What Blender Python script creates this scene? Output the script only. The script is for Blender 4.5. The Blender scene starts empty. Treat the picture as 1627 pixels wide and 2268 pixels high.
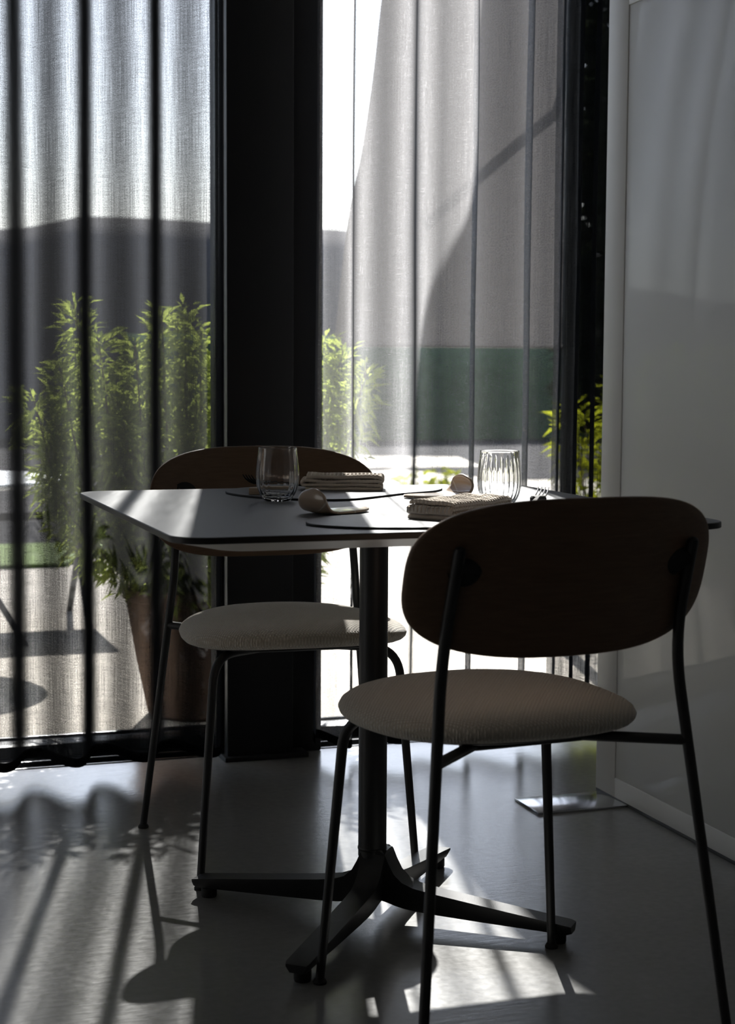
import bpy, bmesh, math, random
from mathutils import Vector, Matrix, noise as mnoise

random.seed(7)
scene = bpy.context.scene
COL = scene.collection
PI = math.pi

# ------------------------------------------------------------------ camera
A = 0.325                       # the camera looks this far to the right of the window's normal
ca, sa = math.cos(A), math.sin(A)
def turned(v):
    return Vector((ca * v[0] + sa * v[1], -sa * v[0] + ca * v[1], v[2]))
pitch, roll = 0.0892, 0.0055
fwd = Vector((0, math.cos(pitch), -math.sin(pitch)))
up0 = Vector((0, math.sin(pitch), math.cos(pitch)))
rt0 = Vector((1, 0, 0))
rt = turned(math.cos(roll) * rt0 + math.sin(roll) * up0)
up = turned(-math.sin(roll) * rt0 + math.cos(roll) * up0)
fw = turned(fwd)
cd = bpy.data.cameras.new('camera')
cam = bpy.data.objects.new('camera', cd)
COL.objects.link(cam)
M = Matrix((( rt.x, up.x, -fw.x, 0), (rt.y, up.y, -fw.y, 0), (rt.z, up.z, -fw.z, 0.996), (0, 0, 0, 1)))
cam.matrix_world = M
cd.sensor_fit = 'VERTICAL'
cd.sensor_height = 36.0
cd.lens = 3800.0 * 36.0 / 2268.0
cd.clip_start = 0.05
cd.clip_end = 400
cd.dof.use_dof = True
cd.dof.focus_distance = 3.2
cd.dof.aperture_fstop = 6.3
scene.camera = cam

# ------------------------------------------------------------------ sky and sun
world = bpy.data.worlds.new('world')
scene.world = world
world.use_nodes = True
wn = world.node_tree.nodes
wl = world.node_tree.links
bg = wn['Background']
sky = wn.new('ShaderNodeTexSky')
sky.sky_type = 'NISHITA'
sky.sun_disc = False
sky.sun_elevation = math.radians(38.6)
sky.sun_rotation = math.atan2(0.195, 0.757)
sky.dust_density = 1.2
sky.air_density = 1.2
hs = wn.new('ShaderNodeHueSaturation')
hs.inputs['Saturation'].default_value = 0.62
wl.new(sky.outputs[0], hs.inputs['Color'])
tint = wn.new('ShaderNodeMix'); tint.data_type = 'RGBA'; tint.blend_type = 'MULTIPLY'
tint.inputs['Factor'].default_value = 1.0
tint.inputs['B'].default_value = (0.95, 1.0, 1.12, 1)
wl.new(hs.outputs[0], tint.inputs['A'])
wl.new(tint.outputs['Result'], bg.inputs[0])
bg.inputs[1].default_value = 0.38

sd = bpy.data.lights.new('sun', 'SUN')
sun = bpy.data.objects.new('sun', sd)
COL.objects.link(sun)
sd.energy = 30.0
sd.color = (1.0, 0.965, 0.905)
sd.angle = math.radians(0.53)
SUN = Vector((-0.195, -0.757, -0.624)).normalized()
sun.rotation_euler = SUN.to_track_quat('-Z', 'Y').to_euler()
sun.location = (2, 9, 8)

scene.view_settings.view_transform = 'Standard'
scene.view_settings.look = 'None'
scene.view_settings.exposure = 0.0
scene.view_settings.gamma = 1.0
scene.view_settings.use_curve_mapping = False
cy = scene.cycles
cy.max_bounces = 10
cy.transparent_max_bounces = 24
cy.transmission_bounces = 8
cy.sample_clamp_indirect = 6.0
cy.caustics_refractive = True
cy.use_denoising = True

# ------------------------------------------------------------------ material helpers
def new_mat(name):
    m = bpy.data.materials.new(name)
    m.use_nodes = True
    nt = m.node_tree
    return m, nt, nt.nodes, nt.links, nt.nodes['Principled BSDF']

def plain(name, col, rough=0.5, metal=0.0, spec=0.5, noise_amt=0.0, noise_scale=20.0, bump=0.0, bump_scale=80.0, coat=0.0, sheen=0.0, coat_rough=0.1):
    m, nt, N, L, P = new_mat(name)
    P.inputs['Base Color'].default_value = (*col, 1)
    P.inputs['Roughness'].default_value = rough
    P.inputs['Metallic'].default_value = metal
    P.inputs['Specular IOR Level'].default_value = spec
    P.inputs['Coat Weight'].default_value = coat
    P.inputs['Coat Roughness'].default_value = coat_rough
    P.inputs['Sheen Weight'].default_value = sheen
    tc = N.new('ShaderNodeTexCoord')
    nz = N.new('ShaderNodeTexNoise')
    nz.inputs['Scale'].default_value = noise_scale
    nz.inputs['Detail'].default_value = 5
    L.new(tc.outputs['Object'], nz.inputs['Vector'])
    mx = N.new('ShaderNodeMix'); mx.data_type = 'RGBA'
    k = noise_amt
    mx.inputs['A'].default_value = (*[max(0, c * (1 - k)) for c in col], 1)
    mx.inputs['B'].default_value = (*[min(1, c * (1 + k)) for c in col], 1)
    L.new(nz.outputs['Fac'], mx.inputs['Factor'])
    L.new(mx.outputs['Result'], P.inputs['Base Color'])
    if bump > 0:
        n2 = N.new('ShaderNodeTexNoise')
        n2.inputs['Scale'].default_value = bump_scale
        n2.inputs['Detail'].default_value = 6
        L.new(tc.outputs['Object'], n2.inputs['Vector'])
        b = N.new('ShaderNodeBump')
        b.inputs['Strength'].default_value = bump
        b.inputs['Distance'].default_value = 0.002
        L.new(n2.outputs['Fac'], b.inputs['Height'])
        L.new(b.outputs['Normal'], P.inputs['Normal'])
    return m

def math_node(N, L, op, a, b=None, clamp=False):
    n = N.new('ShaderNodeMath'); n.operation = op; n.use_clamp = clamp
    for i, v in enumerate((a, b)):
        if v is None: continue
        if isinstance(v, (int, float)): n.inputs[i].default_value = v
        else: L.new(v, n.inputs[i])
    return n.outputs[0]

def fabric_sheer(name, T0, col, trans_col, split=0.5, weave=1.0, stroke=1.0):
    """Open-weave voile: the threads cover more of the view the more edge-on the cloth is seen."""
    m, nt, N, L, P = new_mat(name)
    N.remove(P)
    out = N['Material Output']
    geo = N.new('ShaderNodeNewGeometry')
    dot = N.new('ShaderNodeVectorMath'); dot.operation = 'DOT_PRODUCT'
    L.new(geo.outputs['Incoming'], dot.inputs[0]); L.new(geo.outputs['Normal'], dot.inputs[1])
    c = math_node(N, L, 'ABSOLUTE', dot.outputs['Value'])
    c = math_node(N, L, 'MAXIMUM', c, 0.06)
    uv = N.new('ShaderNodeUVMap')
    def streak(sx, sy, detail=3):
        mp = N.new('ShaderNodeMapping'); mp.inputs['Scale'].default_value = (sx, sy, 1)
        L.new(uv.outputs[0], mp.inputs['Vector'])
        n = N.new('ShaderNodeTexNoise'); n.inputs['Scale'].default_value = 1.0; n.inputs['Detail'].default_value = detail
        n.noise_dimensions = '2D'
        L.new(mp.outputs[0], n.inputs['Vector'])
        return n.outputs['Fac']
    warp = math_node(N, L, 'ADD', math_node(N, L, 'MULTIPLY', streak(520, 7), 1.3 * stroke), 0.5 - 0.65 * stroke)            # vertical threads
    weft = math_node(N, L, 'ADD', math_node(N, L, 'MULTIPLY', streak(14, 520), 0.6 * stroke), 0.5 - 0.3 * stroke)            # horizontal threads
    grain = streak(560, 460, 2)
    slub = streak(34, 560, 1)
    slub2 = streak(560, 30, 1)
    s = math_node(N, L, 'ADD', warp, weft)
    s = math_node(N, L, 'ADD', s, grain)
    s = math_node(N, L, 'SUBTRACT', s, 1.5)
    s = math_node(N, L, 'MULTIPLY', s, 1.9 * weave)
    k = math_node(N, L, 'ADD', s, 1.0)
    def spots(f, lo):
        t = math_node(N, L, 'SUBTRACT', f, lo)
        t = math_node(N, L, 'MULTIPLY', t, 14.0, True)
        return t
    sp = math_node(N, L, 'MAXIMUM', spots(slub, 0.735), spots(slub2, 0.735))
    sp = math_node(N, L, 'MULTIPLY', sp, 0.55)
    k = math_node(N, L, 'SUBTRACT', k, sp)
    k = math_node(N, L, 'MAXIMUM', k, 0.12)
    T = math_node(N, L, 'MULTIPLY', k, T0)
    T = math_node(N, L, 'MINIMUM', T, 0.93)
    inv = math_node(N, L, 'DIVIDE', 1.0, c)
    T = math_node(N, L, 'POWER', T, inv)
    a = math_node(N, L, 'SUBTRACT', 1.0, T, True)
    tr = N.new('ShaderNodeBsdfTransparent')
    df = N.new('ShaderNodeBsdfDiffuse'); df.inputs['Color'].default_value = (*col, 1)
    tl = N.new('ShaderNodeBsdfTranslucent'); tl.inputs['Color'].default_value = (*trans_col, 1)
    mx = N.new('ShaderNodeMixShader'); L.new(math_node(N, L, 'MULTIPLY', c, split * 1.3, True), mx.inputs[0])
    L.new(df.outputs[0], mx.inputs[1]); L.new(tl.outputs[0], mx.inputs[2])
    m2 = N.new('ShaderNodeMixShader')
    L.new(a, m2.inputs[0]); L.new(tr.outputs[0], m2.inputs[1]); L.new(mx.outputs[0], m2.inputs[2])
    L.new(m2.outputs[0], out.inputs['Surface'])
    return m

def window_glass(name):
    m, nt, N, L, P = new_mat(name)
    N.remove(P)
    fr = N.new('ShaderNodeFresnel'); fr.inputs['IOR'].default_value = 1.45
    tr = N.new('ShaderNodeBsdfTransparent'); tr.inputs['Color'].default_value = (0.955, 0.965, 0.975, 1)
    gl = N.new('ShaderNodeBsdfGlossy'); gl.inputs['Roughness'].default_value = 0.0
    mx = N.new('ShaderNodeMixShader')
    L.new(fr.outputs[0], mx.inputs[0]); L.new(tr.outputs[0], mx.inputs[1]); L.new(gl.outputs[0], mx.inputs[2])
    L.new(mx.outputs[0], N['Material Output'].inputs['Surface'])
    return m

def leafy(name, col, tcol):
    m, nt, N, L, P = new_mat(name)
    N.remove(P)
    oi = N.new('ShaderNodeTexCoord'); nz = N.new('ShaderNodeTexNoise'); nz.inputs['Scale'].default_value = 9
    L.new(oi.outputs['Object'], nz.inputs['Vector'])
    def ramp(c):
        mx = N.new('ShaderNodeMix'); mx.data_type = 'RGBA'
        mx.inputs['A'].default_value = (*[x * 0.55 for x in c], 1); mx.inputs['B'].default_value = (*[min(1, x * 1.5) for x in c], 1)
        L.new(nz.outputs['Fac'], mx.inputs['Factor']); return mx.outputs['Result']
    df = N.new('ShaderNodeBsdfDiffuse'); L.new(ramp(col), df.inputs['Color'])
    tl = N.new('ShaderNodeBsdfTranslucent'); L.new(ramp(tcol), tl.inputs['Color'])
    mx = N.new('ShaderNodeMixShader'); mx.inputs[0].default_value = 0.5
    L.new(df.outputs[0], mx.inputs[1]); L.new(tl.outputs[0], mx.inputs[2])
    L.new(mx.outputs[0], N['Material Output'].inputs['Surface'])
    return m

def concrete_floor():
    m, nt, N, L, P = new_mat('polished_concrete')
    tc = N.new('ShaderNodeTexCoord')
    def nz(scale, detail, sx=1, sy=1):
        mp = N.new('ShaderNodeMapping'); mp.inputs['Scale'].default_value = (sx, sy, 1)
        L.new(tc.outputs['Object'], mp.inputs['Vector'])
        n = N.new('ShaderNodeTexNoise'); n.inputs['Scale'].default_value = scale; n.inputs['Detail'].default_value = detail
        L.new(mp.outputs[0], n.inputs['Vector']); return n.outputs['Fac']
    big = nz(1.6, 8); fine = nz(60, 6); streak = nz(30, 4, 0.35, 3)
    cr = N.new('ShaderNodeValToRGB')
    cr.color_ramp.elements[0].position = 0.3; cr.color_ramp.elements[0].color = (0.185, 0.184, 0.178, 1)
    cr.color_ramp.elements[1].position = 0.75; cr.color_ramp.elements[1].color = (0.285, 0.282, 0.272, 1)
    f = math_node(N, L, 'MULTIPLY', big, 0.7); f2 = math_node(N, L, 'MULTIPLY', fine, 0.3)
    f = math_node(N, L, 'ADD', f, f2)
    L.new(f, cr.inputs[0]); L.new(cr.outputs[0], P.inputs['Base Color'])
    r = math_node(N, L, 'MULTIPLY', fine, 0.12); r2 = math_node(N, L, 'MULTIPLY', big, 0.10)
    r = math_node(N, L, 'ADD', r, r2); r = math_node(N, L, 'ADD', r, 0.12)
    L.new(r, P.inputs['Roughness'])
    P.inputs['Specular IOR Level'].default_value = 0.5
    b = N.new('ShaderNodeBump'); b.inputs['Strength'].default_value = 0.14; b.inputs['Distance'].default_value = 0.002
    s = math_node(N, L, 'ADD', streak, fine)
    L.new(s, b.inputs['Height']); L.new(b.outputs[0], P.inputs['Normal'])
    return m

def wood(name, dark, light, rough=0.45):
    m, nt, N, L, P = new_mat(name)
    tc = N.new('ShaderNodeTexCoord')
    mp = N.new('ShaderNodeMapping'); mp.inputs['Scale'].default_value = (3, 30, 60)
    L.new(tc.outputs['Object'], mp.inputs['Vector'])
    n = N.new('ShaderNodeTexNoise'); n.inputs['Scale'].default_value = 4; n.inputs['Detail'].default_value = 8; n.inputs['Distortion'].default_value = 0.6
    L.new(mp.outputs[0], n.inputs['Vector'])
    mx = N.new('ShaderNodeMix'); mx.data_type = 'RGBA'
    mx.inputs['A'].default_value = (*dark, 1); mx.inputs['B'].default_value = (*light, 1)
    L.new(n.outputs['Fac'], mx.inputs['Factor']); L.new(mx.outputs['Result'], P.inputs['Base Color'])
    P.inputs['Roughness'].default_value = rough
    return m

def seat_fabric():
    m, nt, N, L, P = new_mat('boucle_seat_fabric')
    tc = N.new('ShaderNodeTexCoord')
    w = []
    for rz in (0.62, -0.62):
        mp = N.new('ShaderNodeMapping'); mp.inputs['Rotation'].default_value = (0, 0, rz); mp.inputs['Scale'].default_value = (1, 1, 1)
        L.new(tc.outputs['Object'], mp.inputs['Vector'])
        wv = N.new('ShaderNodeTexWave'); wv.inputs['Scale'].default_value = 62; wv.inputs['Distortion'].default_value = 1.4; wv.inputs['Detail'].default_value = 2
        L.new(mp.outputs[0], wv.inputs['Vector']); w.append(wv.outputs['Fac'])
    h = math_node(N, L, 'MULTIPLY', w[0], w[1])
    nz = N.new('ShaderNodeTexNoise'); nz.inputs['Scale'].default_value = 420; nz.inputs['Detail'].default_value = 3
    L.new(tc.outputs['Object'], nz.inputs['Vector'])
    h2 = math_node(N, L, 'MULTIPLY', nz.outputs['Fac'], 0.5)
    h = math_node(N, L, 'ADD', h, h2)
    b = N.new('ShaderNodeBump'); b.inputs['Strength'].default_value = 0.9; b.inputs['Distance'].default_value = 0.0028
    L.new(h, b.inputs['Height']); L.new(b.outputs[0], P.inputs['Normal'])
    mx = N.new('ShaderNodeMix'); mx.data_type = 'RGBA'
    mx.inputs['A'].default_value = (0.48, 0.42, 0.34, 1); mx.inputs['B'].default_value = (0.80, 0.73, 0.62, 1)
    L.new(h, mx.inputs['Factor']); L.new(mx.outputs['Result'], P.inputs['Base Color'])
    P.inputs['Roughness'].default_value = 0.95
    P.inputs['Sheen Weight'].default_value = 0.8
    P.inputs['Specular IOR Level'].default_value = 0.15
    return m

def waffle():
    m, nt, N, L, P = new_mat('waffle_cotton')
    uv = N.new('ShaderNodeUVMap')
    sep = N.new('ShaderNodeSeparateXYZ'); L.new(uv.outputs[0], sep.inputs[0])
    h = None
    for o in ('X', 'Y'):
        s = math_node(N, L, 'MULTIPLY', sep.outputs[o], 2 * PI / 0.0074)
        s = math_node(N, L, 'COSINE', s)
        h = s if h is None else math_node(N, L, 'MAXIMUM', h, s)
    b = N.new('ShaderNodeBump'); b.inputs['Strength'].default_value = 1.0; b.inputs['Distance'].default_value = 0.0016
    L.new(h, b.inputs['Height']); L.new(b.outputs[0], P.inputs['Normal'])
    P.inputs['Base Color'].default_value = (0.84, 0.72, 0.59, 1)
    P.inputs['Roughness'].default_value = 0.9
    P.inputs['Sheen Weight'].default_value = 0.3
    P.inputs['Subsurface Weight'].default_value = 0.0
    return m

def glazed():
    m, nt, N, L, P = new_mat('glazed_stoneware')
    tc = N.new('ShaderNodeTexCoord')
    wv = N.new('ShaderNodeTexWave'); wv.inputs['Scale'].default_value = 9; wv.inputs['Distortion'].default_value = 9; wv.inputs['Detail'].default_value = 2
    L.new(tc.outputs['Object'], wv.inputs['Vector'])
    cr = N.new('ShaderNodeValToRGB')
    cr.color_ramp.elements[0].position = 0.0; cr.color_ramp.elements[0].color = (0.50, 0.37, 0.26, 1)
    cr.color_ramp.elements[1].position = 0.97; cr.color_ramp.elements[1].color = (0.54, 0.41, 0.295, 1)
    e = cr.color_ramp.elements.new(0.995); e.color = (0.72, 0.66, 0.56, 1)
    L.new(wv.outputs['Fac'], cr.inputs[0]); L.new(cr.outputs[0], P.inputs['Base Color'])
    P.inputs['Roughness'].default_value = 0.3
    P.inputs['Coat Weight'].default_value = 0.8
    P.inputs['Coat Roughness'].default_value = 0.06
    return m

MAT = {}
MAT['floor'] = concrete_floor()
MAT['wall'] = plain('dark_plaster', (0.52, 0.52, 0.52), 0.85, noise_amt=0.08, bump=0.2)
MAT['ceiling'] = plain('ceiling_paint', (0.80, 0.80, 0.80), 0.9, noise_amt=0.03)
MAT['black_metal'] = plain('black_powder_coat', (0.012, 0.012, 0.013), 0.42, noise_amt=0.2, bump=0.12, bump_scale=600)
MAT['frame'] = plain('anthracite_window_metal', (0.022, 0.024, 0.027), 0.4, noise_amt=0.2, bump=0.05)
MAT['track'] = plain('dark_anodised_track', (0.05, 0.052, 0.056), 0.25, metal=0.6, noise_amt=0.2)
MAT['rubber'] = plain('black_rubber', (0.01, 0.01, 0.01), 0.7)
MAT['column'] = plain('black_column_paint', (0.010, 0.010, 0.012), 0.55, noise_amt=0.25, noise_scale=4)
MAT['chair_wood'] = wood('smoked_oak_veneer', (0.085, 0.045, 0.022), (0.18, 0.105, 0.058), 0.5)
MAT['seat'] = seat_fabric()
MAT['shell'] = plain('seat_shell_black', (0.015, 0.015, 0.015), 0.6)
MAT['tabletop'] = plain('charcoal_linoleum', (0.068, 0.075, 0.086), 0.46, spec=1.0, noise_amt=0.12, noise_scale=6, bump=0.05, bump_scale=900)
MAT['table_edge'] = plain('black_table_edge', (0.008, 0.008, 0.008), 0.45)
MAT['table_core'] = plain('grey_table_bevel', (0.72, 0.71, 0.68), 0.4, noise_amt=0.1)
MAT['panel'] = plain('white_lacquer_frame', (0.70, 0.695, 0.675), 0.5, noise_amt=0.02, noise_scale=2, spec=0.3)
MAT['panel_gloss'] = plain('white_gloss_infill', (0.57, 0.57, 0.55), 0.6, noise_amt=0.02, noise_scale=2, coat=0.10, coat_rough=0.03, spec=0.2)
MAT['plate'] = plain('brushed_steel_foot', (0.55, 0.56, 0.58), 0.16, metal=0.9, noise_amt=0.08)
MAT['seal'] = plain('dark_edge_seal', (0.03, 0.03, 0.03), 0.5)
MAT['curtain_dark'] = fabric_sheer('charcoal_voile', 0.232, (0.020, 0.022, 0.026), (0.024, 0.024, 0.0245), 0.5, 1.15, 0.45)
MAT['curtain_light'] = fabric_sheer('grey_voile', 0.63, (0.085, 0.10, 0.13), (0.42, 0.415, 0.425), 0.5, 0.62, 0.35)
MAT['curtain_stack'] = fabric_sheer('charcoal_voile_single', 0.27, (0.020, 0.023, 0.028), (0.010, 0.010, 0.010), 0.5, 1.0)
MAT['hem_dark'] = fabric_sheer('charcoal_hem', 0.03, (0.012, 0.012, 0.014), (0.01, 0.01, 0.01), 0.5, 0.6)
MAT['glass_pane'] = window_glass('window_glass')
MAT['mat'] = plain('grey_leather_placemat', (0.10, 0.11, 0.125), 0.42, spec=0.5, noise_amt=0.1, bump=0.15, bump_scale=500)
MAT['mat_edge'] = plain('black_placemat_edge', (0.012, 0.012, 0.013), 0.6)
MAT['rest_wood'] = wood('pale_beech', (0.42, 0.31, 0.21), (0.60, 0.46, 0.33), 0.5)
MAT['steel'] = plain('polished_cutlery_steel', (0.72, 0.71, 0.69), 0.18, metal=1.0)
MAT['shaded_steel'] = plain('shaded_cutlery_steel', (0.02, 0.02, 0.02), 0.3, metal=0.7)  # near-black copy of the cutlery steel, shadow put into the colour
MAT['napkin'] = waffle()
MAT['ceramic'] = glazed()
MAT['gravel'] = plain('pale_gravel', (0.47, 0.43, 0.37), 0.95, noise_amt=0.35, noise_scale=14, bump=1.0, bump_scale=60)
MAT['asphalt'] = plain('grey_asphalt', (0.040, 0.039, 0.041), 1.0, spec=0.05, noise_amt=0.3, noise_scale=8)
MAT['lawn'] = plain('lawn_green', (0.11, 0.17, 0.03), 0.95, noise_amt=0.5, noise_scale=12, bump=1.0, bump_scale=50)
MAT['hill'] = plain('dark_hillside', (0.15, 0.142, 0.146), 0.95, noise_amt=0.2, noise_scale=0.5)
MAT['hedge'] = leafy('hedge_green', (0.13, 0.21, 0.12), (0.09, 0.15, 0.08))
MAT['leaf'] = leafy('fresh_green_leaf', (0.21, 0.26, 0.08), (0.40, 0.47, 0.10))
MAT['leaf_yellow'] = leafy('yellow_green_leaf', (0.22, 0.25, 0.02), (0.26, 0.28, 0.015))
MAT['leaf_dark'] = leafy('dark_evergreen', (0.012, 0.018, 0.012), (0.006, 0.008, 0.004))
MAT['stem'] = plain('stem_brown', (0.09, 0.065, 0.04), 0.8)
MAT['terracotta'] = plain('brown_clay_pot', (0.13, 0.075, 0.045), 0.85, noise_amt=0.3, bump=0.4)
MAT['soil'] = plain('potting_soil', (0.03, 0.02, 0.015), 0.95, noise_amt=0.4, bump=1.0)
MAT['stone_top'] = plain('pale_stone_tabletop', (0.62, 0.66, 0.70), 0.35, noise_amt=0.1)
MAT['bench'] = plain('shadow_bench_boards', (0.05, 0.048, 0.05), 0.95, spec=0.05, noise_amt=0.3)
MAT['canvas'] = None
def canvas_mat():
    m, nt, N, L, P = new_mat('grey_canvas')
    N.remove(P)
    df = N.new('ShaderNodeBsdfDiffuse'); df.inputs['Color'].default_value = (0.12, 0.118, 0.12, 1)
    tl = N.new('ShaderNodeBsdfTranslucent'); tl.inputs['Color'].default_value = (0.040, 0.038, 0.038, 1)
    mx = N.new('ShaderNodeMixShader'); mx.inputs[0].default_value = 0.5
    L.new(df.outputs[0], mx.inputs[1]); L.new(tl.outputs[0], mx.inputs[2])
    L.new(mx.outputs[0], N['Material Output'].inputs['Surface'])
    return m
MAT['canvas'] = canvas_mat()
def tumbler_glass():
    m, nt, N, L, P = new_mat('clear_glass')
    P.inputs['Base Color'].default_value = (1, 1, 1, 1)
    P.inputs['Roughness'].default_value = 0.0
    P.inputs['IOR'].default_value = 1.5
    P.inputs['Transmission Weight'].default_value = 1.0
    return m
MAT['tumbler'] = tumbler_glass()

# ------------------------------------------------------------------ mesh helpers
def mesh_obj(name, verts, faces, mats, parent=None, smooth=True, mat_idx=None, uvs=None):
    me = bpy.data.meshes.new(name)
    me.from_pydata([tuple(v) for v in verts], [], faces)
    if not isinstance(mats, (list, tuple)): mats = [mats]
    for m in mats: me.materials.append(m)
    if mat_idx:
        me.polygons.foreach_set('material_index', mat_idx)
    me.polygons.foreach_set('use_smooth', [smooth] * len(me.polygons))
    if uvs:
        ul = me.uv_layers.new(name='UVMap')
        for lp in me.loops:
            ul.data[lp.index].uv = uvs[lp.vertex_index]
    me.update()
    o = bpy.data.objects.new(name, me)
    COL.objects.link(o)
    if parent is not None: o.parent = parent
    return o

def fix_normals(o):
    bm = bmesh.new(); bm.from_mesh(o.data)
    bmesh.ops.recalc_face_normals(bm, faces=bm.faces)
    bm.to_mesh(o.data); bm.free()
    return o

def auto_smooth(o, deg=35):
    bm = bmesh.new(); bm.from_mesh(o.data)
    for e in bm.edges:
        if len(e.link_faces) == 2 and e.calc_face_angle(0) > math.radians(deg): e.smooth = False
    bm.to_mesh(o.data); bm.free()
    return o

class MB:
    """collects pieces of ONE part"""
    def __init__(s): s.v = []; s.f = []
    def add(s, v, f):
        n = len(s.v); s.v += [Vector(p) for p in v]; s.f += [[i + n for i in q] for q in f]; return s
    def box(s, x0, x1, y0, y1, z0, z1, bev=0.0):
        if bev <= 0:
            v = [(x, y, z) for x in (x0, x1) for y in (y0, y1) for z in (z0, z1)]
            return s.add(v, [(0, 1, 3, 2), (4, 6, 7, 5), (0, 4, 5, 1), (2, 3, 7, 6), (0, 2, 6, 4), (1, 5, 7, 3)])
        bm = bmesh.new(); bmesh.ops.create_cube(bm, size=1)
        for q in bm.verts:
            q.co = Vector(((x0 + x1) / 2 + q.co.x * (x1 - x0), (y0 + y1) / 2 + q.co.y * (y1 - y0), (z0 + z1) / 2 + q.co.z * (z1 - z0)))
        bmesh.ops.bevel(bm, geom=bm.edges[:], offset=bev, segments=2, profile=0.5, affect='EDGES')
        bm.verts.index_update()
        v = [q.co.copy() for q in bm.verts]; f = [[w.index for w in p.verts] for p in bm.faces]
        bm.free(); return s.add(v, f)
    def tube(s, pts, r, n=14, cap=True, round_end=False):
        pts = [Vector(p) for p in pts]
        rs = r if isinstance(r, (list, tuple)) else [r] * len(pts)
        t0 = (pts[1] - pts[0]).normalized()
        ref = Vector((1, 0, 0)) if abs(t0.x) < 0.8 else Vector((0, 1, 0))
        nrm = (ref - t0 * ref.dot(t0)).normalized()
        v = []; f = []
        for i, p in enumerate(pts):
            if i == 0: t = t0
            elif i == len(pts) - 1: t = (pts[i] - pts[i - 1]).normalized()
            else: t = ((pts[i + 1] - pts[i]).normalized() + (pts[i] - pts[i - 1]).normalized()).normalized()
            nrm = (nrm - t * nrm.dot(t)).normalized(); b = t.cross(nrm)
            for k in range(n):
                a = 2 * PI * k / n
                v.append(p + (nrm * math.cos(a) + b * math.sin(a)) * rs[i])
        for i in range(len(pts) - 1):
            for k in range(n):
                f.append((i * n + k, i * n + (k + 1) % n, (i + 1) * n + (k + 1) % n, (i + 1) * n + k))
        if cap:
            f.append(tuple(range(n))[::-1]); m = (len(pts) - 1) * n; f.append(tuple(m + k for k in range(n)))
        return s.add(v, f)
    def lathe(s, prof, c=(0, 0, 0), n=32, ax=None):
        v = []; f = []
        for (r, z) in prof:
            for k in range(n):
                a = 2 * PI * k / n
                v.append(Vector((c[0] + r * math.cos(a), c[1] + r * math.sin(a), c[2] + z)))
        for i in range(len(prof) - 1):
            for k in range(n):
                f.append((i * n + k, i * n + (k + 1) % n, (i + 1) * n + (k + 1) % n, (i + 1) * n + k))
        f.append(tuple(range(n))[::-1]); m = (len(prof) - 1) * n; f.append(tuple(m + k for k in range(n)))
        return s.add(v, f)
    def build(s, name, mat, parent=None, smooth=True, deg=35):
        o = mesh_obj(name, s.v, s.f, mat, parent, smooth)
        fix_normals(o)
        if smooth: auto_smooth(o, deg)
        return o

def smooth_path(pts, n=8):
    """Catmull-Rom through the points"""
    P = [Vector(p) for p in pts]; P = [2 * P[0] - P[1]] + P + [2 * P[-1] - P[-2]]
    out = []
    for i in range(1, len(P) - 2):
        for k in range(n):
            t = k / n
            out.append(0.5 * ((2 * P[i]) + (-P[i - 1] + P[i + 1]) * t + (2 * P[i - 1] - 5 * P[i] + 4 * P[i + 1] - P[i + 2]) * t * t + (-P[i - 1] + 3 * P[i] - 3 * P[i + 1] + P[i + 2]) * t ** 3))
    out.append(P[-2]); return out

def bent_path(pts, rad=0.03, n=5):
    """polyline with rounded corners"""
    P = [Vector(p) for p in pts]; out = [P[0]]
    for i in range(1, len(P) - 1):
        a = (P[i - 1] - P[i]); b = (P[i + 1] - P[i])
        r = min(rad, a.length * 0.45, b.length * 0.45)
        p0 = P[i] + a.normalized() * r; p2 = P[i] + b.normalized() * r
        for k in range(n + 1):
            t = k / n
            out.append((1 - t) ** 2 * p0 + 2 * t * (1 - t) * P[i] + t * t * p2)
    out.append(P[-1]); return out

def empty(name, loc=(0, 0, 0), rz=0.0):
    o = bpy.data.objects.new(name, None); COL.objects.link(o)
    o.location = loc; o.rotation_euler = (0, 0, rz); o.empty_display_size = 0.1
    return o

def tag(o, label=None, cat=None, group=None, kind=None):
    if label: o['label'] = label
    if cat: o['category'] = cat
    if group: o['group'] = group
    if kind: o['kind'] = kind
    return o

def struct(o):
    o['kind'] = 'structure'; return o

# ------------------------------------------------------------------ room shell
X0, X1, Y0, YW, ZC = -3.4, 3.2, -2.6, 4.13, 2.95
struct(MB().box(X0, X1, Y0, YW, -0.12, 0.0).build('floor', MAT['floor'], smooth=False))
struct(MB().box(X0, X1, Y0, 4.5, ZC, ZC + 0.15).build('ceiling', MAT['ceiling'], smooth=False))
struct(MB().box(X0 - 0.15, X0, Y0, 4.5, -0.12, ZC + 0.15).build('wall_left', MAT['wall'], smooth=False))
struct(MB().box(X1, X1 + 0.15, Y0, 4.5, -0.12, ZC + 0.15).build('wall_right', MAT['wall'], smooth=False))
struct(MB().box(X0 - 0.15, X1 + 0.15, Y0 - 0.15, Y0, -0.12, ZC + 0.15).build('wall_back', MAT['wall'], smooth=False))
struct(MB().box(X0, X1, 4.2, 4.5, 2.72, ZC).build('wall_front', MAT['wall'], smooth=False))

# black column between the two window openings
col = MB().box(1.009, 1.178, 4.07, 4.208, 0.0, ZC, bev=0.004).box(1.047, 1.178, 4.208, 4.40, 0.0, ZC).build('column', MAT['column'])
struct(col)
for y in (4.105, 4.150):
    MB().box(1.001, 1.009, y, y + 0.016, 0.0, 2.9, bev=0.002).build('rib', MAT['frame'], col)
struct(MB().box(1.000, 1.215, 4.055, 4.15, 0.0, 0.012, bev=0.002).build('trim_1', MAT['column']))

struct(MB().box(1.178, 1.266, 4.115, 4.40, 0.0, ZC, bev=0.004).build('trim_3', MAT['column']))

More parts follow.
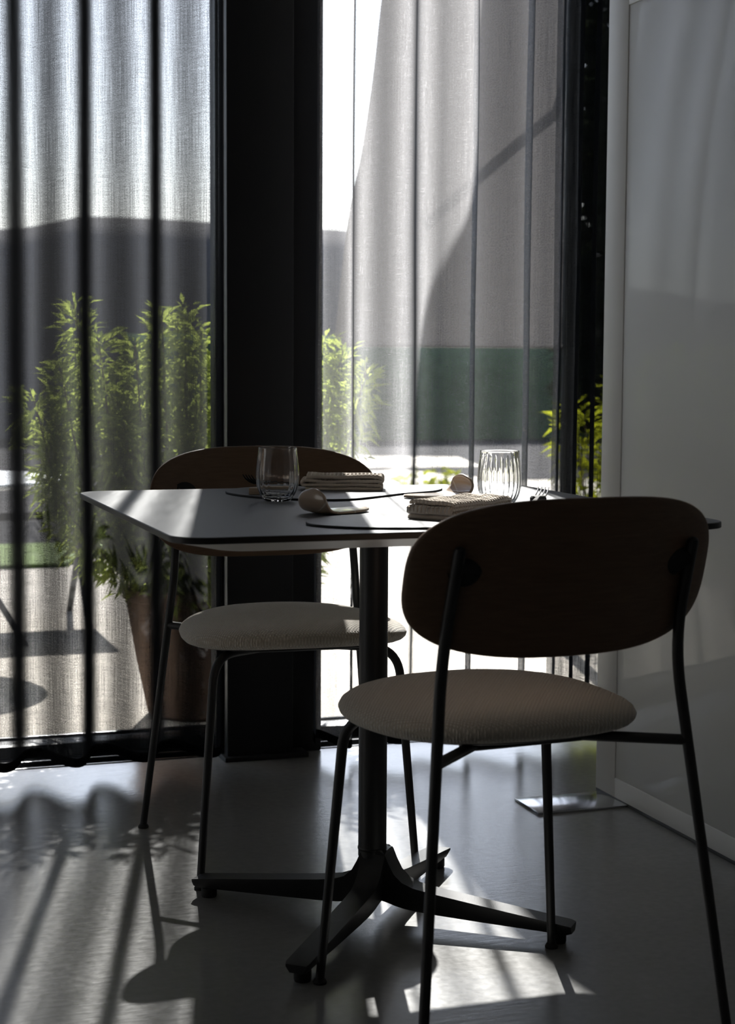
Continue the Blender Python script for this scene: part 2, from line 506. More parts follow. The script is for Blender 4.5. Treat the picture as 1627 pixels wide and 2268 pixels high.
# flush multi-track threshold
th = MB().box(X0, X1, 4.13, 4.50, -0.12, -0.012).build('trim_2', MAT['track'], smooth=False)
struct(th)
for i, y in enumerate((4.145, 4.20, 4.245, 4.30, 4.345, 4.40, 4.445, 4.485)):
    r = MB().box(X0, X1, y - 0.006, y + 0.006, -0.0125, 0.004 if i % 2 else 0.001, bev=0.0015).build('rail', MAT['track'], th)

def window(name, xa, xb, mull):
    w = MB()
    w.box(xa, xa + 0.05, 4.24, 4.34, 0.0, 2.72); w.box(xb - 0.05, xb, 4.24, 4.34, 0.0, 2.72)
    o = w.build(name, MAT['frame'], smooth=False); struct(o)
    MB().box(xa + 0.05, xb - 0.05, 4.24, 4.34, 2.62, 2.72).build('top_rail', MAT['frame'], o, smooth=False)
    MB().box(xa + 0.05, xb - 0.05, 4.255, 4.325, 0.004, 0.030, bev=0.003).build('bottom_rail', MAT['frame'], o)
    edges = [xa + 0.05] + mull + [xb - 0.05]
    for x in mull:
        MB().box(x - 0.03, x + 0.03, 4.25, 4.33, 0.03, 2.62, bev=0.003).build('mullion', MAT['frame'], o)
    for a, b in zip(edges[:-1], edges[1:]):
        ga = a + (0.03 if a in mull else 0.0); gb = b - (0.03 if b in mull else 0.0)
        MB().box(ga, gb, 4.286, 4.294, 0.03, 2.62).build('pane', MAT['glass_pane'], o, smooth=False)
    return o
window('window_1', X0, 1.091, [-1.9, -0.45])
w2 = window('window_2', 1.228, X1, [])
# wide dark jamb beside the column
MB().box(1.266, 1.292, 4.23, 4.35, 0.0, 2.62, bev=0.003).build('jamb', MAT['frame'], w2)

# ------------------------------------------------------------------ curtains
YC = 4.02
HEM = 0.040
def curtain(name, folds, mat, label, lean, betas=None, amp=0.064, crest=0.0025):
    """folds: X of each full fold (one crest + one trough between neighbours)"""
    n = len(folds) - 1; K = 22
    base = []
    for i in range(n):
        P = folds[i + 1] - folds[i]; Pp = (folds[i + 2] - folds[i + 1]) if i + 2 < len(folds) else P
        for k in range(K):
            t = k / K; th = 2 * PI * t - PI / 2       # flank with Y rising at t = 0.25 ... shifted so it sits on folds[i]
            base.append((i, t, P))
    base.append((n, 0.0, folds[-1] - folds[-2]))
    rnd = random.Random(len(folds))
    ph = [rnd.uniform(-1, 1) for _ in range(n + 2)]
    cols = []
    for (i, t, P) in base:
        # at t=0 the cloth runs straight back (Y rising) : the line seen edge-on
        th = 2 * PI * t + PI / 2
        x0 = folds[i] + P * t
        p2 = 2 * PI
        bi = betas[i] if betas else -0.0010; bj = betas[min(i + 1, len(betas) - 1)] if betas else -0.0010
        beta = (bi if t < 0.5 else bj) * min(1, P / 0.16)
        x = x0 + beta * (math.cos(th)) + crest * min(1, P / 0.16) * math.sin(2 * th)
        a = amp * (1 + 0.07 * ((1 - t) * ph[i] + t * ph[i + 1]))
        y = YC - a * math.cos(th)
        cols.append((x, y, i + t))
    zs = [HEM] + [HEM + 0.022] + [HEM + 0.022 + (2.86 - HEM - 0.022) * j / 46 for j in range(1, 47)]
    def pt(c, z):
        x, y, q = c
        w = mnoise.noise(Vector((q * 1.7, z * 1.1, 3.1 + len(folds)))) * 0.006
        w2 = mnoise.noise(Vector((q * 3.1, z * 2.3, 9.0))) * 0.004
        pull = 1.0 + 0.10 * max(0, 0.5 - z)
        return Vector((x + w + lean * (z - 1.0), YC + (y - YC) * pull + w2, z))
    u = [0.0]
    for a, b in zip(cols[:-1], cols[1:]): u.append(u[-1] + math.hypot(b[0] - a[0], b[1] - a[1]))
    def grid(zr):
        v = []; uv = []; f = []
        for j, z in enumerate(zr):
            for i, c in enumerate(cols): v.append(pt(c, z)); uv.append((u[i], z))
        m = len(cols)
        for j in range(len(zr) - 1):
            for i in range(m - 1): f.append((j * m + i, j * m + i + 1, (j + 1) * m + i + 1, (j + 1) * m + i))
        return v, f, uv
    root = empty(name, ((folds[0] + folds[-1]) / 2, YC, 0))
    tag(root, label, 'curtain', 'sheer floor-length curtains on the window wall')
    off = root.location.copy()
    v, f, uv = grid(zs[1:])
    o = mesh_obj('fabric', [p - off for p in v], f, mat, root, uvs=uv)
    v, f, uv = grid(zs[:2])
    # the hem is turned up: two layers with a little thickness
    m = len(cols)
    v2 = [p - off for p in v] + [p - off + Vector((0.0, 0.003, 0)) for p in v]
    f2 = f + [[i + len(v) for i in q][::-1] for q in f]
    f2 += [(i, len(v) + i, len(v) + i + 1, i + 1) for i in range(m - 1)]
    mesh_obj('hem', v2, f2, MAT['hem_dark'], root, uvs=uv + uv)
    # ceiling track carrying it
    MB().box(folds[0] - off.x, folds[-1] - off.x, -0.02, 0.02, 2.855, ZC, bev=0.003).build('track', MAT['track'], root)
    return root

S = 0.1635
left_folds = [0.497 + S * k for k in range(-22, 3)] + [0.985]
right_folds = [1.224, 1.310, 1.474, 1.630, 1.783, 1.850]
right_dark = [1.872, 1.918, 1.965, 2.02, 2.085, 2.15, 2.22, 2.30, 2.39, 2.48, 2.58, 2.70, 2.83, 2.96, 3.10]
curtain('curtain', left_folds, MAT['curtain_dark'], 'dark sheer curtain left of the black column, green shrub showing through', 0.002)
curtain('curtain', right_folds, MAT['curtain_light'], 'lighter grey sheer curtain right of the black column, partly in bright sun', 0.003, [-0.0042, -0.0044, -0.0040, 0.0100, 0.0035, 0.0], crest=0.0035)
curtain('curtain', right_dark, MAT['curtain_stack'], 'dark sheer curtain gathered in dense folds beside the white panel', 0.003, None, 0.034)

# ------------------------------------------------------------------ white panel on the right
panel = empty('partition_panel', (1.753, 2.3, 0))
tag(panel, 'tall white glossy partition panel standing at the right on a steel foot', 'partition')
PX = 1.753
def P_box(name, x0, x1, y0, y1, z0, z1, mat, bev=0.0015):
    return MB().box(x0 - PX, x1 - PX, y0 - 2.3, y1 - 2.3, z0, z1, bev=bev).build(name, mat, panel)
yE, yS, zT = 3.535, 0.75, 2.62
# border (four pieces standing 3 mm proud of the infill)
P_box('border', PX, PX + 0.04, yE - 0.095, yE, 0.008, zT, MAT['panel'])
P_box('border', PX, PX + 0.04, yS, yS + 0.095, 0.008, zT, MAT['panel'])
P_box('border', PX, PX + 0.04, yS + 0.095, yE - 0.095, 0.008, 0.053, MAT['panel'])
P_box('border', PX, PX + 0.04, yS + 0.095, yE - 0.095, 1.766, 1.86, MAT['panel'])
P_box('border', PX, PX + 0.04, yS + 0.095, yE - 0.095, zT - 0.09, zT, MAT['panel'])
P_box('infill', PX + 0.002, PX + 0.036, yS + 0.095, yE - 0.095, 0.053, 1.766, MAT['panel_gloss'])
P_box('infill', PX + 0.002, PX + 0.036, yS + 0.095, yE - 0.095, 1.86, zT - 0.09, MAT['panel_gloss'])
P_box('seal', PX + 0.001, PX + 0.039, yS, yE, 0.0, 0.008, MAT['seal'], 0.001)
P_box('foot_plate', 1.537, 1.97, 3.375, 3.508, 0.0, 0.006, MAT['plate'], 0.001)

# ------------------------------------------------------------------ table
TX, TY, TH = 0.966, 2.830, 0.740
table = empty('dining_table', (TX, TY, 0))
tag(table, 'square charcoal pedestal table with rounded corners and a black star base', 'table')
def rrect(w, r, n=8):
    pts = []
    for cx, cy_, a0 in ((w - r, w - r, 0), (-w + r, w - r, PI / 2), (-w + r, -w + r, PI), (w - r, -w + r, 1.5 * PI)):
        for k in range(n + 1):
            a = a0 + PI / 2 * k / n
            pts.append((cx + r * math.cos(a), cy_ + r * math.sin(a)))
    return pts
def stack(name, levels, mats, parent, idx=None):
    v = []; f = []; mi = []
    n = len(levels[0][0])
    for pts, z in levels: v += [Vector((x, y, z)) for x, y in pts]
    for i in range(len(levels) - 1):
        for k in range(n):
            f.append((i * n + k, i * n + (k + 1) % n, (i + 1) * n + (k + 1) % n, (i + 1) * n + k)); mi.append(idx[i] if idx else 0)
    f.append(tuple(range(n))[::-1]); mi.append(idx[0] if idx else 0)
    m = (len(levels) - 1) * n; f.append(tuple(m + k for k in range(n))); mi.append(idx[-1] if idx else 0)
    o = mesh_obj(name, v, f, mats, parent, True, mi); auto_smooth(o, 30); return o
W = 0.45
stack('tabletop', [(rrect(W - 0.001, 0.055), TH - 0.010), (rrect(W, 0.056), TH - 0.009), (rrect(W, 0.056), TH - 0.0012), (rrect(W - 0.0012, 0.055), TH), (rrect(W - 0.0022, 0.054), TH + 0.00005)],
      [MAT['table_edge'], MAT['tabletop']], table, [0, 0, 0, 1])
bevel = stack('under_bevel', [(rrect(W - 0.085, 0.05), TH - 0.031), (rrect(W - 0.004, 0.053), TH - 0.0101)], [MAT['table_core']], table)
bevel['label'] = 'pale grey chamfered underside'
ped = MB()
ped.lathe([(0.0252, 0.115), (0.0252, 0.6), (0.0252, TH - 0.035), (0.09, TH - 0.034), (0.09, TH - 0.0315)], n=32)
ped.build('column', MAT['black_metal'], table)
# collar seam
MB().lathe([(0.0256, 0.127), (0.0262, 0.128), (0.0262, 0.131), (0.0256, 0.132)], n=32).build('collar', MAT['black_metal'], table)
BA = 0.090
def arm():
    st = [(0.000, 0.131, 0.040, 0.024), (0.014, 0.130, 0.038, 0.024), (0.023, 0.124, 0.036, 0.023), (0.030, 0.108, 0.034, 0.0225), (0.040, 0.090, 0.031, 0.022),
          (0.055, 0.0765, 0.028, 0.0215), (0.075, 0.069, 0.0255, 0.021), (0.11, 0.0635, 0.0235, 0.0205), (0.20, 0.053, 0.021, 0.0205), (0.30, 0.042, 0.019, 0.0205), (0.352, 0.036, 0.018, 0.0205), (0.360, 0.034, 0.0205, 0.018)]
    v = []; f = []
    for r, zt, zb, hw in st:
        for (y, z) in ((-hw, zt), (hw, zt), (hw, zt - 0.004), (hw * 0.62, zb), (-hw * 0.62, zb), (-hw, zt - 0.004)):
            v.append(Vector((r, y, z)))
    for i in range(len(st) - 1):
        for k in range(6): f.append((i * 6 + k, i * 6 + (k + 1) % 6, (i + 1) * 6 + (k + 1) % 6, (i + 1) * 6 + k))
    f.append((5, 4, 3, 2, 1, 0)); m = (len(st) - 1) * 6; f.append(tuple(m + k for k in range(6)))
    return v, f
av, af = arm()
arm_mesh = None
for k in range(4):
    a = BA + PI / 4 + k * PI / 2
    if arm_mesh is None:
        o = MB().add(av, af).build('base_arm', MAT['black_metal'], table, deg=28); arm_mesh = o.data
    else:
        o = bpy.data.objects.new('base_arm', arm_mesh); COL.objects.link(o); o.parent = table
    o.location = (0.008, -0.003, 0); o.rotation_euler = (0, 0, a)
    p = MB().lathe([(0.0135, 0.0), (0.0145, 0.003), (0.0145, 0.0175), (0.008, 0.0185)], n=16).build('glide', MAT['rubber'], o)
    p.location = (0.333, 0, 0)

# ------------------------------------------------------------------ chairs
def superpt(a, n):
    c, s = math.cos(a), math.sin(a)
    return (math.copysign(abs(c) ** (2 / n), c), math.copysign(abs(s) ** (2 / n), s))

def make_chair():
    root = empty('dining_chair')
    # seat cushion: rounded disc, side edges lower than front and rear
    NA, SY = 72, -0.169
    def outline(a):
        x, y = superpt(a, 2.46)
        hw = 0.220 * (1 + 0.08 * y)          # a touch wider to the front
        return x * hw, SY + y * 0.209
    def saddle(x, y):
        q = (y - SY) / 0.209; p = x / 0.220
        return 0.460 + 0.0065 * q * q + 0.004 * (1 - p * p)
    v = []; f = []
    prof = [(0.0, 0.030), (0.3, 0.0295), (0.55, 0.028), (0.75, 0.0245), (0.88, 0.0195), (0.95, 0.0135), (0.985, 0.007), (1.0, 0.0), (0.99, -0.007), (0.965, -0.0125), (0.92, -0.0165), (0.84, -0.0185), (0.5, -0.019), (0.0, -0.019)]
    rings = []
    for (rr, dz) in prof:
        if rr == 0.0:
            v.append(Vector((0, SY, saddle(0, SY) + dz))); rings.append([len(v) - 1]); continue
        ring = []
        for k in range(NA):
            x, y = outline(2 * PI * k / NA)
            x *= rr; y = SY + (y - SY) * rr
            fx = x; jit = 0.0005 * mnoise.noise(Vector((x * 90, y * 90, dz * 90)))
            v.append(Vector((x, y, saddle(x, y) + dz + jit))); ring.append(len(v) - 1)
        rings.append(ring)
    for a, b in zip(rings[:-1], rings[1:]):
        if len(a) == 1:
            for k in range(NA): f.append((a[0], b[k], b[(k + 1) % NA]))
        elif len(b) == 1:
            for k in range(NA): f.append((a[k], b[0], a[(k + 1) % NA]))
        else:
            for k in range(NA): f.append((a[k], b[k], b[(k + 1) % NA], a[(k + 1) % NA]))
    s = fix_normals(mesh_obj('seat', v, f, MAT['seat'], root)); s['label'] = 'beige woven seat cushion'
    # thin black shell under the cushion
    v = []; f = []
    pr = [(0.0, -0.0185), (0.86, -0.0172), (0.87, -0.019), (0.80, -0.0235), (0.0, -0.0245)]
    rings = []
    for (rr, dz) in pr:
        if rr == 0.0: v.append(Vector((0, SY, saddle(0, SY) + dz))); rings.append([len(v) - 1]); continue
        ring = []
        for k in range(NA):
            x, y = outline(2 * PI * k / NA); x *= rr; y = SY + (y - SY) * rr
            v.append(Vector((x, y, saddle(x, y) + dz))); ring.append(len(v) - 1)
        rings.append(ring)
    for a, b in zip(rings[:-1], rings[1:]):
        if len(a) == 1:
            for k in range(NA): f.append((a[0], b[k], b[(k + 1) % NA]))
        elif len(b) == 1:
            for k in range(NA): f.append((a[k], b[0], a[(k + 1) % NA]))
        else:
            for k in range(NA): f.append((a[k], b[k], b[(k + 1) % NA], a[(k + 1) % NA]))
    fix_normals(mesh_obj('seat_shell', v, f, MAT['shell'], root))
    # backrest: one curved veneer panel
    def back_pt(a, rr, side):
        x, z = superpt(a, 3.0)
        if z < 0: z *= 1.0 - 0.10 * abs(x) ** 1.5 * 0
        hw = 0.2455; hh = 0.1145
        xx = x * hw * rr; zz = 0.695 + z * hh * rr
        yy = -0.432 + 0.062 * (xx / 0.245) ** 2 - 0.28 * (zz - 0.695)
        return Vector((xx, yy + side * 0.0055, zz))
    v = []; f = []; NB = 96
    rs = [0.0, 0.25, 0.5, 0.75, 0.92, 0.985]
    def ring(rr, side):
        if rr == 0: v.append(back_pt(0, 0, side)); return [len(v) - 1]
        out = []
        for k in range(NB): v.append(back_pt(2 * PI * k / NB, rr, side)); out.append(len(v) - 1)
        return out
    R = [ring(r, 1) for r in rs] + [ring(0.997, 0.6), ring(1.0, 0), ring(0.997, -0.6)] + [ring(r, -1) for r in rs[::-1]]
    for a, b in zip(R[:-1], R[1:]):
        if len(a) == 1:
            for k in range(NB): f.append((a[0], b[k], b[(k + 1) % NB]))
        elif len(b) == 1:
            for k in range(NB): f.append((a[k], b[0], a[(k + 1) % NB]))
        else:
            for k in range(NB): f.append((a[k], b[k], b[(k + 1) % NB], a[(k + 1) % NB]))
    bk = fix_normals(mesh_obj('backrest', v, f, MAT['chair_wood'], root)); bk['label'] = 'curved dark oak backrest'
    # frame
    r = 0.0085
    for sx in (-1, 1):
        path = bent_path([(sx * 0.251, -0.449, 0.006), (sx * 0.190, -0.378, 0.584), (sx * 0.187, -0.424, 0.738)], 0.07, 8)
        leg = MB().tube(path, [r * (0.86 + 0.14 * min(1, p.z / 0.3)) for p in path], 16)
        leg.tube([Vector((sx * 0.187, -0.424, 0.737)), Vector((sx * 0.187, -0.426, 0.742)), Vector((sx * 0.187, -0.4265, 0.7445))], [r, r * 0.8, r * 0.3], 16)
        l = leg.build('leg', MAT['black_metal'], root)
        MB().lathe([(0.011, 0), (0.0115, 0.003), (0.0085, 0.008)], (sx * 0.251, -0.449, 0), 16).build('glide', MAT['rubber'], l)
        path = bent_path([(sx * 0.213, 0.0, 0.006), (sx * 0.180, -0.022, 0.438), (sx * 0.080, -0.10, 0.4355)], 0.055, 9)
        l = MB().tube(path, [r * (0.86 + 0.14 * min(1, p.z / 0.3)) for p in path], 16).build('leg', MAT['black_metal'], root)
        MB().lathe([(0.011, 0), (0.0115, 0.003), (0.0085, 0.008)], (sx * 0.213, 0, 0), 16).build('glide', MAT['rubber'], l)
        MB().tube([(sx * 0.2045, -0.3955, 0.442), (sx * 0.09, -0.285, 0.436)], r * 0.95, 16).build('side_bar', MAT['black_metal'], root)
        # rubber mount between tube and backrest
        m = MB()
        c0 = Vector((sx * 0.187, -0.4225, 0.715)); c1 = Vector((sx * 0.168, -0.4115, 0.712))
        m.tube([c0 + Vector((0, 0.003, 0)), c1 + Vector((0, 0.004, 0)), c1 + Vector((0, 0.0095, 0))], [0.010, 0.021, 0.027], 20)
        m.build('back_mount', MAT['rubber'], root)
    MB().tube([(-0.10, -0.10, 0.4355), (0.10, -0.10, 0.4355)], r, 14).build('cross_bar', MAT['black_metal'], root)
    MB().tube([(-0.11, -0.285, 0.436), (0.11, -0.285, 0.436)], r, 14).build('cross_bar', MAT['black_metal'], root)
    return root

def copy_tree(o, parent=None):
    c = o.copy(); COL.objects.link(c); c.parent = parent
    for ch in [x for x in bpy.data.objects if x.parent is o]: copy_tree(ch, c)
    return c

chair = make_chair()
tag(chair, 'near dining chair seen from behind, dark curved backrest, beige woven seat', 'chair', 'dining chairs at the pedestal table')
chair2 = copy_tree(chair)
chair.location = (0.9955, 2.571, 0); chair.rotation_euler = (0, 0, 0.0944)
chair2.location = (0.9249, 3.078, 0); chair2.rotation_euler = (0, 0, 3.0986)
tag(chair2, 'far dining chair facing the room, its back against the black column', 'chair')

# ------------------------------------------------------------------ things on the table
def catmull_closed(pts, n=8):
    P = [Vector((p[0], p[1], 0)) for p in pts]; m = len(P); out = []
    for i in range(m):
        a, b, c, d = P[i - 1], P[i], P[(i + 1) % m], P[(i + 2) % m]
        for k in range(n):
            t = k / n
            out.append(0.5 * ((2 * b) + (-a + c) * t + (2 * a - 5 * b + 4 * c - d) * t * t + (-a + 3 * b - 3 * c + d) * t ** 3))
    return out

def placemat(pts, label, z0):
    c = Vector((sum(p[0] for p in pts) / len(pts), sum(p[1] for p in pts) / len(pts), 0))
    o2 = [p - c for p in catmull_closed(pts)]
    def sc(k): return [(p.x * k, p.y * k) for p in o2]
    if sum(o2[i].x * o2[(i + 1) % len(o2)].y - o2[(i + 1) % len(o2)].x * o2[i].y for i in range(len(o2))) < 0: o2.reverse()
    o = stack('placemat', [(sc(0.997), 0), (sc(1.0), 0.0008), (sc(1.0), 0.0030), (sc(0.996), 0.0036), (sc(0.990), 0.0037)], [MAT['mat_edge'], MAT['mat']], None, [0, 0, 0, 1])
    o.location = (c.x, c.y, z0)
    tag(o, label, 'placemat', 'pebble-shaped placemats')
    return o
ZT = TH + 0.0004
placemat([(.783, 3.170), (.786, 3.085), (.826, 3.000), (.893, 2.945), (.959, 2.936), (1.041, 2.992), (1.094, 3.034), (1.17, 3.075), (1.215, 3.15), (1.19, 3.225), (1.08, 3.255), (.95, 3.262), (.84, 3.245)],
         'grey pebble-shaped placemat in front of the far chair, under napkin and fork rest', ZT)
placemat([(.757, 2.545), (.757, 2.487), (.811, 2.434), (.893, 2.406), (1.0, 2.400), (1.12, 2.405), (1.22, 2.44), (1.27, 2.52), (1.24, 2.61), (1.15, 2.655), (1.02, 2.665), (.905, 2.645), (.81, 2.612)],
         'grey pebble-shaped placemat at the near edge, half hidden by the near chair back', ZT)
ZM = ZT + 0.0038

def tumbler(x, y, label, ribs, depth):
    H = 0.0965
    out = [(0.0, 0.0), (0.018, 0.0), (0.0225, 0.0012), (0.0265, 0.005), (0.0320, 0.013), (0.0362, 0.024), (0.0385, 0.036), (0.0388, 0.048), (0.0378, 0.062), (0.0362, 0.076), (0.0345, 0.090), (0.0343, H - 0.0006), (0.0339, H)]
    inn = [(0.0335, H), (0.0331, H - 0.0008), (0.0332, 0.090), (0.0348, 0.076), (0.0364, 0.062), (0.0373, 0.048), (0.0369, 0.036), (0.0344, 0.024), (0.0296, 0.0150), (0.022, 0.0095), (0.012, 0.0072), (0.0, 0.0066)]
    def interp(pr, steps):
        res = []
        q = smooth_path([(a, b, 0) for a, b in pr], steps)
        return [(max(0, p.x), p.y) for p in q]
    prof = interp(out, 3) + interp(inn, 3)
    n = ribs * 6
    v = []; f = []; rings = []
    no = len(interp(out, 3))
    for i, (r, z) in enumerate(prof):
        if r < 1e-5: v.append(Vector((0, 0, z))); rings.append([len(v) - 1]); continue
        g = []
        fade = max(0.0, min(1.0, (H * 0.93 - z) / (H * 0.35))) * max(0, min(1, (r - 0.012) / 0.015))
        for k in range(n):
            a = 2 * PI * k / n
            tw = a + 0.0
            d = depth * fade * math.cos(ribs * tw) if i >= no else depth * 0.35 * fade * math.cos(ribs * tw)
            v.append(Vector(((r + d) * math.cos(a), (r + d) * math.sin(a), z))); g.append(len(v) - 1)
        rings.append(g)
    for a, b in zip(rings[:-1], rings[1:]):
        if len(a) == 1 and len(b) == 1: continue
        if len(a) == 1:
            for k in range(n): f.append((a[0], b[k], b[(k + 1) % n]))
        elif len(b) == 1:
            for k in range(n): f.append((a[k], b[0], a[(k + 1) % n]))
        else:
            for k in range(n): f.append((a[k], b[k], b[(k + 1) % n], a[(k + 1) % n]))
    o = fix_normals(mesh_obj('water_glass', v, f, MAT['tumbler']))
    o.location = (x, y, ZT + 0.0001)
    tag(o, label, 'glass', 'stemless water glasses')
    return o
tumbler(0.826, 2.957, 'clear stemless water glass at the left, before the dark far chair back', 20, 0.00035)
tumbler(1.176, 2.768, 'clear ribbed water glass at the right, in bright sun behind the near chair back', 24, 0.00045)

def folded_napkin(L, Wd, passes, th, name_label, loc, rz, seed, lz=1.0):
    """one cloth folded back and forth; the folds show at the ends"""
    rnd = random.Random(seed)
    pitch_ = th * 1.14
    path = []
    for i in range(passes):
        d = 1 if i % 2 == 0 else -1
        z = th * 0.55 + i * pitch_
        Lh = L / 2 - rnd.uniform(0.0, 0.006) - 0.003 * (i in (0, passes - 1))
        seg = 60
        for k in range(seg + 1):
            t = k / seg
            path.append((d * (-Lh + 2 * Lh * t), z, i))
        if i < passes - 1:
            for k in range(1, 7):
                a = -PI / 2 + PI * k / 7
                path.append((d * (Lh + pitch_ * 0.62 * math.cos(a)), z + pitch_ / 2 + pitch_ / 2 * math.sin(a), i + 0.5))
    n = len(path); uv_s = [0.0]
    for a, b in zip(path[:-1], path[1:]): uv_s.append(uv_s[-1] + math.hypot(b[0] - a[0], b[1] - a[1]))
    nrm = []
    for i in range(n):
        a = path[max(0, i - 1)]; b = path[min(n - 1, i + 1)]
        d = Vector((b[0] - a[0], b[1] - a[1])).normalized(); nrm.append(Vector((-d.y, d.x)))
    NW = 40
    v = []; uv = []; f = []
    loop = [(i, 1) for i in range(n)] + [(i, -1) for i in range(n - 1, -1, -1)]
    cell = 0.0074
    for j in range(NW + 1):
        w = (j / NW - 0.5)
        for (i, s_) in loop:
            p = path[i]
            hang = -0.9 * th * max(0, (abs(w) - 0.42) / 0.08) ** 2 * 0.25
            wob = 0.0034 * mnoise.noise(Vector((p[0] * 22, w * 3 + p[2] * 1.3, seed)))
            wv = w * (Wd + 0.006 * mnoise.noise(Vector((p[2] * 2.1, p[0] * 14, seed + 4.0))))
            waf = 0.00075 * max(math.cos(2 * PI * uv_s[i] / cell), math.cos(2 * PI * (w * Wd) / cell))
            edge = 1.0 if 0 < j < NW else 0.55
            off = nrm[i] * s_ * (th * 0.47 * edge + waf)
            zz = max(0.0002, p[1] + off.y + wob * min(1, p[1] / (th * 2)) + hang)
            v.append(Vector((p[0] + off.x, wv, zz * lz))); uv.append((uv_s[i], w * Wd))
    m = len(loop)
    for j in range(NW):
        for k in range(m): f.append((j * m + k, j * m + (k + 1) % m, (j + 1) * m + (k + 1) % m, (j + 1) * m + k))
    for j, rev in ((0, True), (NW, False)):
        for i in range(n - 1):
            q = (j * m + i, j * m + i + 1, j * m + (2 * n - 1 - (i + 1)), j * m + (2 * n - 1 - i))
            f.append(q if not rev else q[::-1])
    o = fix_normals(mesh_obj('napkin', v, f, MAT['napkin'], uvs=uv))
    o.location = loc; o.rotation_euler = (0, 0, rz)
    tag(o, name_label, 'napkin', 'folded waffle-weave napkins')
    return o
folded_napkin(0.150, 0.075, 4, 0.0066, 'folded beige waffle napkin on the far placemat, right of the left glass', (1.010, 3.150, ZM), -0.33, 3)
folded_napkin(0.175, 0.085, 4, 0.0066, 'folded beige waffle napkin on the near placemat, its end beside the chair back', (1.018, 2.560, ZM), 0.62, 8)

def curl_dish(label, loc, rz, flip=1, Rr=0.021, wid=0.030, turn=2.35, flat=0.088):
    """a leaf of clay: flat tongue whose other end rolls up and over"""
    pr = []
    for k in range(15):
        t = k / 14; s_ = flat * (1 - t)
        w = wid * math.sin(PI / 2 * min(1, (t ** 0.55) * 1.0)) if t > 0 else 0.0015
        pr.append((s_, 0.0025 + 0.0012 * (1 - t) ** 2, max(0.0015, w), Vector((0, 1))))
    for k in range(1, 23):
        a = turn * k / 22
        # roll to negative s, opening outwards
        R2 = Rr * (1 + 0.10 * k / 22)
        w = wid * math.sqrt(max(0.02, 1.0 - 0.93 * (k / 22) ** 5.0))
        pr.append((-R2 * math.sin(a), 0.0025 + R2 * (1 - math.cos(a)), w, Vector((math.sin(a), math.cos(a)))))
    M_ = 16; v = []; f = []; th = 0.0019
    for side in (1, -1):
        for (s_, z, w, nn) in pr:
            for j in range(M_ + 1):
                q = j / M_ * 2 - 1
                cup = 0.0025 * q * q * (0.4 if s_ > 0 else 1.0)
                skew = 0.0
                v.append(Vector(((s_ - skew * 0.25 + nn.x * (cup + side * th)) * flip, q * w, max(0.0002, z + nn.y * (cup + side * th)))))
    nP = len(pr); m = M_ + 1
    for sd_ in (0, 1):
        o_ = sd_ * nP * m
        for i in range(nP - 1):
            for j in range(M_):
                f.append((o_ + i * m + j, o_ + i * m + j + 1, o_ + (i + 1) * m + j + 1, o_ + (i + 1) * m + j))
    B = nP * m
    for i in range(nP - 1):
        for j in (0, M_): f.append((i * m + j, (i + 1) * m + j, B + (i + 1) * m + j, B + i * m + j))
    for j in range(M_):
        for i in (0, nP - 1): f.append((i * m + j, i * m + j + 1, B + i * m + j + 1, B + i * m + j))
    o = fix_normals(mesh_obj('curled_dish', v, f, MAT['ceramic']))
    o.location = loc; o.rotation_euler = (0, 0, rz)
    tag(o, label, 'dish', 'curled glazed clay dishes')
    return o
curl_dish('taupe glazed clay dish curled up at its left end, before the left glass', (0.828, 2.690, ZT), 0.42, Rr=0.0225, wid=0.036, turn=2.25, flat=0.100)
curl_dish('pale glazed clay dish curled up at its right end, left of the ribbed glass', (1.165, 2.965, ZT), 3.26, Rr=0.0225, wid=0.044, turn=2.20, flat=0.10)

def fork(label, mat, loc, rz, tilt):
    root = empty('fork', loc, rz)
    root.rotation_euler = (0, tilt, rz)
    tag(root, label, 'fork', 'forks on their rests')
    v = []; f = []
    st = [(-0.105, 0.0045, 0.0), (-0.10, 0.0058, 0.0), (-0.06, 0.0042, 0.0005), (-0.01, 0.0028, 0.0015), (0.02, 0.0032, 0.0015), (0.032, 0.0085, 0.0), (0.045, 0.0105, -0.0012), (0.052, 0.0108, -0.0012)]
    for x, w, z in st:
        for (yy, zz) in ((-w, z - 0.0009), (w, z - 0.0009), (w, z + 0.0009), (-w, z + 0.0009)): v.append(Vector((x, yy, zz)))
    for i in range(len(st) - 1):
        for k in range(4): f.append((i * 4 + k, i * 4 + (k + 1) % 4, (i + 1) * 4 + (k + 1) % 4, (i + 1) * 4 + k))
    f.append((3, 2, 1, 0)); m = (len(st) - 1) * 4; f.append((m, m + 1, m + 2, m + 3))
    MB().add(v, f).build('handle', mat, root)
    for k in range(4):
        y = -0.0093 + 0.0062 * k
        MB().tube([(0.051, y, -0.0012), (0.070, y, 0.001), (0.084, y * 1.02, 0.0045), (0.092, y * 1.02, 0.0085)], [0.0015, 0.0014, 0.0012, 0.0007], 8).build('tine', mat, root)
    return root
